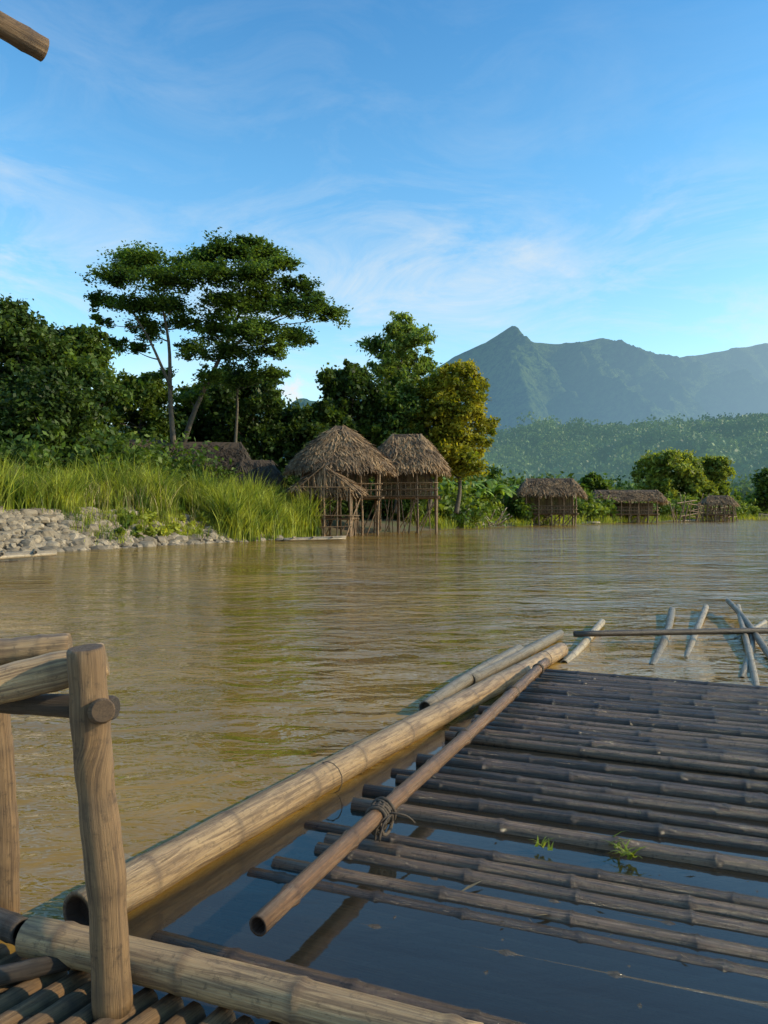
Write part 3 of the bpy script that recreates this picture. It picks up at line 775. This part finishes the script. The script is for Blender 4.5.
def moored(name,a,b_,n,r,mat,wdir,z=.06):
    e=empty(name,(np.array(a)+np.array(b_))/2); mb=MB(); a=np.array(a);b_=np.array(b_);wdir=norm(wdir)
    for k in range(n):
        o=wdir*(k*r*2.1); mb.bamboo(a+o+[0,0,z]+norm(b_-a)*random.uniform(-.3,.3),b_+o+[0,0,z+random.uniform(-.02,.12)],r,r*.8,seg=.5,sides=8)
    for t in (.2,.5,.8):
        c=a+(b_-a)*t; mb.bamboo(c+[0,0,z+r*1.6]-wdir*.2,c+wdir*(n*r*2.1+.1)+[0,0,z+r*1.6],r*.7,sides=8)
    o=mb.build("poles",[mat]); parent(o,e)
moored("moored_raft",G(-60,566,0),G(56,559,0),7,.075,M_pale,[-.5,1,0],.12)
moored("moored_raft",G(280,541,0),G(345,540,0),6,.06,M_pale,[0,1,0])
moored("moored_raft",G(425,529,0),G(492,527,0),9,.09,M_pale,[0,1,0],.15)
moored("moored_raft",G(548,524,0),G(600,524,0),8,.10,M_pale,[0,1,0],.12)
moored("moored_raft",G(655,522,0),G(700,521.5,0),8,.10,M_pale,[0,1,0],.12)
mb=MB()
for k in range(26):
    X=rng.uniform(4.5,11); Y=64+(X-4.5)*1.0; mb.bamboo([X,Y,.1],[X+rng.uniform(-2,2.5),Y+rng.uniform(-1,1),rng.uniform(.8,1.9)],.05,sides=6,hollow=False)
origin(mb.build("bamboo_stack",[M_pale]),(7,66,0))
mb=MB()
for k in range(44):
    X=rng.uniform(40,58); Y=104+(X-40)*1.14+rng.uniform(-1.5,1.5)
    mb.bamboo([X,Y,-.5],[X+rng.uniform(-1.4,1.4),Y,rng.uniform(1.4,4.2)],.075,sides=6,hollow=False)
for k in range(18):
    X=rng.uniform(40,54); Y=104+(X-40)*1.14; z=rng.choice([.8,1.6,2.6]); mb.bamboo([X,Y,z],[X+rng.uniform(3,5),Y+4,z+rng.uniform(-.5,.8)],.065,sides=6,hollow=False)
origin(mb.build("bamboo_pier",[M_post]),(49,113,0))

# ------------------------------------------------------------------ hills
def fbm(x,y,o=4,sd=0): return mnoise.fractal(Vector((x,y,sd)),.9,2.1,o)
Ym=2600.
mp=np.array([(-900,440),(-300,425),(0,428),(200,420),(290,408),(312,401),(360,398),(420,378),(455,354),(485,342),(500,333),(511,328),(520,336),(534,342),(560,344),(600,340),(620,345),(645,353),(675,357),(720,351),(768,344),(900,335),(1100,365),(1500,420)],float)
mX=(mp[:,0]-384)/F*Ym; mZ=(512-mp[:,1])/F*Ym
nx,ny=560,150
P=np.zeros((ny,nx,3))
for j in range(ny):
    t=j/(ny-1); Y=1500+t*1500
    for i in range(nx):
        X=-1500+i/(nx-1)*3700
        q=(Ym-Y)/1100 if Y<Ym else (Y-Ym)/700
        q=min(1,max(0,q))
        z=np.interp(X+160*q*fbm(X/500,Y/500,2,3),mX,mZ)*(1-q)**1.2
        xs_=X+Y*.15
        rid=1-abs(mnoise.noise(Vector((xs_/300,Y/700,1.7))))*2.4
        rid2=1-abs(mnoise.noise(Vector((xs_/110,Y/260,4.7))))*2.4
        k=(q*(1-q)*4)**.7
        z+=(rid*150+rid2*70)*k*(.4+.6*(1-q))-95*k
        z+=fbm(X/70,Y/70,5,9)*24*min(1,q*5+.10)
        P[j,i]=(X,Y,z-6*q)
M_mt,nt,out=newmat("mountain_forest")
g=geo(nt); n1=noise(nt,g.outputs['Position'],.05,9,.75); n2=noise(nt,g.outputs['Position'],.007,5,.6)
col=mix(nt,ramp(nt,n1,[(.42,0.),(.58,1.)]),(.008,.025,.010),(.12,.175,.045))
col=mix(nt,ramp(nt,n2,[(.45,0.),(.65,.4)]),col,(.12,.155,.045))
d=N(nt,"ShaderNodeBsdfDiffuse"); L(nt,col,d.inputs[0])
bp=N(nt,"ShaderNodeBump"); bp.inputs['Strength'].default_value=.8; bp.inputs['Distance'].default_value=25; L(nt,n1,bp.inputs['Height']); L(nt,bp.outputs[0],d.inputs['Normal'])
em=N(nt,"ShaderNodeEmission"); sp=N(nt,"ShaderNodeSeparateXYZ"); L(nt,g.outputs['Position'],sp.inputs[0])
hz=math_(nt,'SUBTRACT',math_(nt,'ADD',math_(nt,'MULTIPLY',sp.outputs[0],.00024),.57),math_(nt,'MULTIPLY',sp.outputs[2],.00028),True)  # aerial haze painted in as emission, thicker low down and to the right
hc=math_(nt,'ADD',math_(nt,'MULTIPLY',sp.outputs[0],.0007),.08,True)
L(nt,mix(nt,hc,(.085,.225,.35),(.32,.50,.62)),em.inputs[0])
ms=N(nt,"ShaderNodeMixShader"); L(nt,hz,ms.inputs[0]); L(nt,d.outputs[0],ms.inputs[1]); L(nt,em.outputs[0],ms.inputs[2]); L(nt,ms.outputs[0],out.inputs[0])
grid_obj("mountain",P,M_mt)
Yh=760.
hp=np.array([(-400,500),(200,480),(400,462),(470,448),(520,438),(600,433),(680,431),(768,420),(900,408),(1200,430),(1500,500)],float)
hX=(hp[:,0]-384)/F*Yh; hZ=(512-hp[:,1])/F*Yh
def hillz(X,Y):
    q=(Yh-Y)/420 if Y<Yh else (Y-Yh)/350
    q=min(1,max(0,q))
    return np.interp(X,hX,hZ)*(1-q)**1.1+fbm(X/80,Y/80,3,2)*22*q*(1-q)*4+2
P=np.zeros((60,200,3))
for j in range(60):
    for i in range(200):
        X=-400+i/199*1400; Y=330+j/59*760; P[j,i]=(X,Y,hillz(X,Y)-1.5)
M_hg,nt,out=newmat("foothill_ground"); g=geo(nt); n1=noise(nt,g.outputs['Position'],.15,6,.7)
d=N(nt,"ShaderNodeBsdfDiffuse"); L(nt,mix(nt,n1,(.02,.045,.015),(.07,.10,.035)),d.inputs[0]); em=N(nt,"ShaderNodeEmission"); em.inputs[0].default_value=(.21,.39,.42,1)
ms=N(nt,"ShaderNodeMixShader"); ms.inputs[0].default_value=.30; L(nt,d.outputs[0],ms.inputs[1]); L(nt,em.outputs[0],ms.inputs[2]); L(nt,ms.outputs[0],out.inputs[0])  # same painted haze glow as on the hill trees
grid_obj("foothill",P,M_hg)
C=[]
for k in range(4600):
    Y=rng.uniform(360,780); X=rng.uniform(.05,.62)*Y+rng.uniform(-20,20); z=hillz(X,Y); r=rng.uniform(2.6,7.5)*(1.6 if rng.random()<.12 else 1)
    m_=int(26+r*4)
    dv=rng.normal(size=(m_,3)); dv/=np.linalg.norm(dv,axis=1)[:,None]; dv[:,2]=np.abs(dv[:,2])
    C.append(np.array([X,Y,z+r*.3])+dv*[r,r,r*1.2]*rng.uniform(.7,1.05,(m_,1)))
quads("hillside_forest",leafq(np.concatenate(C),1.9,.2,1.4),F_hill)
C=[]
for k in range(520):
    Y=rng.uniform(170,360); X=rng.uniform(.05,.62)*Y; r=rng.uniform(2.,5)
    dv=rng.normal(size=(150,3)); dv/=np.linalg.norm(dv,axis=1)[:,None]; dv[:,2]=np.abs(dv[:,2])
    C.append(np.array([X,Y,3+r*.3])+dv*[r,r,r*1.2]*rng.uniform(.6,1.05,(150,1)))
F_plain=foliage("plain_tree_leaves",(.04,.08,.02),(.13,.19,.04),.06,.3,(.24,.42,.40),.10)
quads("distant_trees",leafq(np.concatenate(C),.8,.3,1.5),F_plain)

# ------------------------------------------------------------------ camera
cd=bpy.data.cameras.new("camera"); cd.sensor_fit='HORIZONTAL'; cd.sensor_width=36; cd.lens=36*F/768; cd.clip_start=.05; cd.clip_end=20000
co=link(bpy.data.objects.new("camera",cd)); co.location=(0,0,H); co.rotation_euler=(math.radians(90),0,0)
scene.camera=co
scene.view_settings.view_transform='Standard'; scene.view_settings.look='None'; scene.view_settings.exposure=0
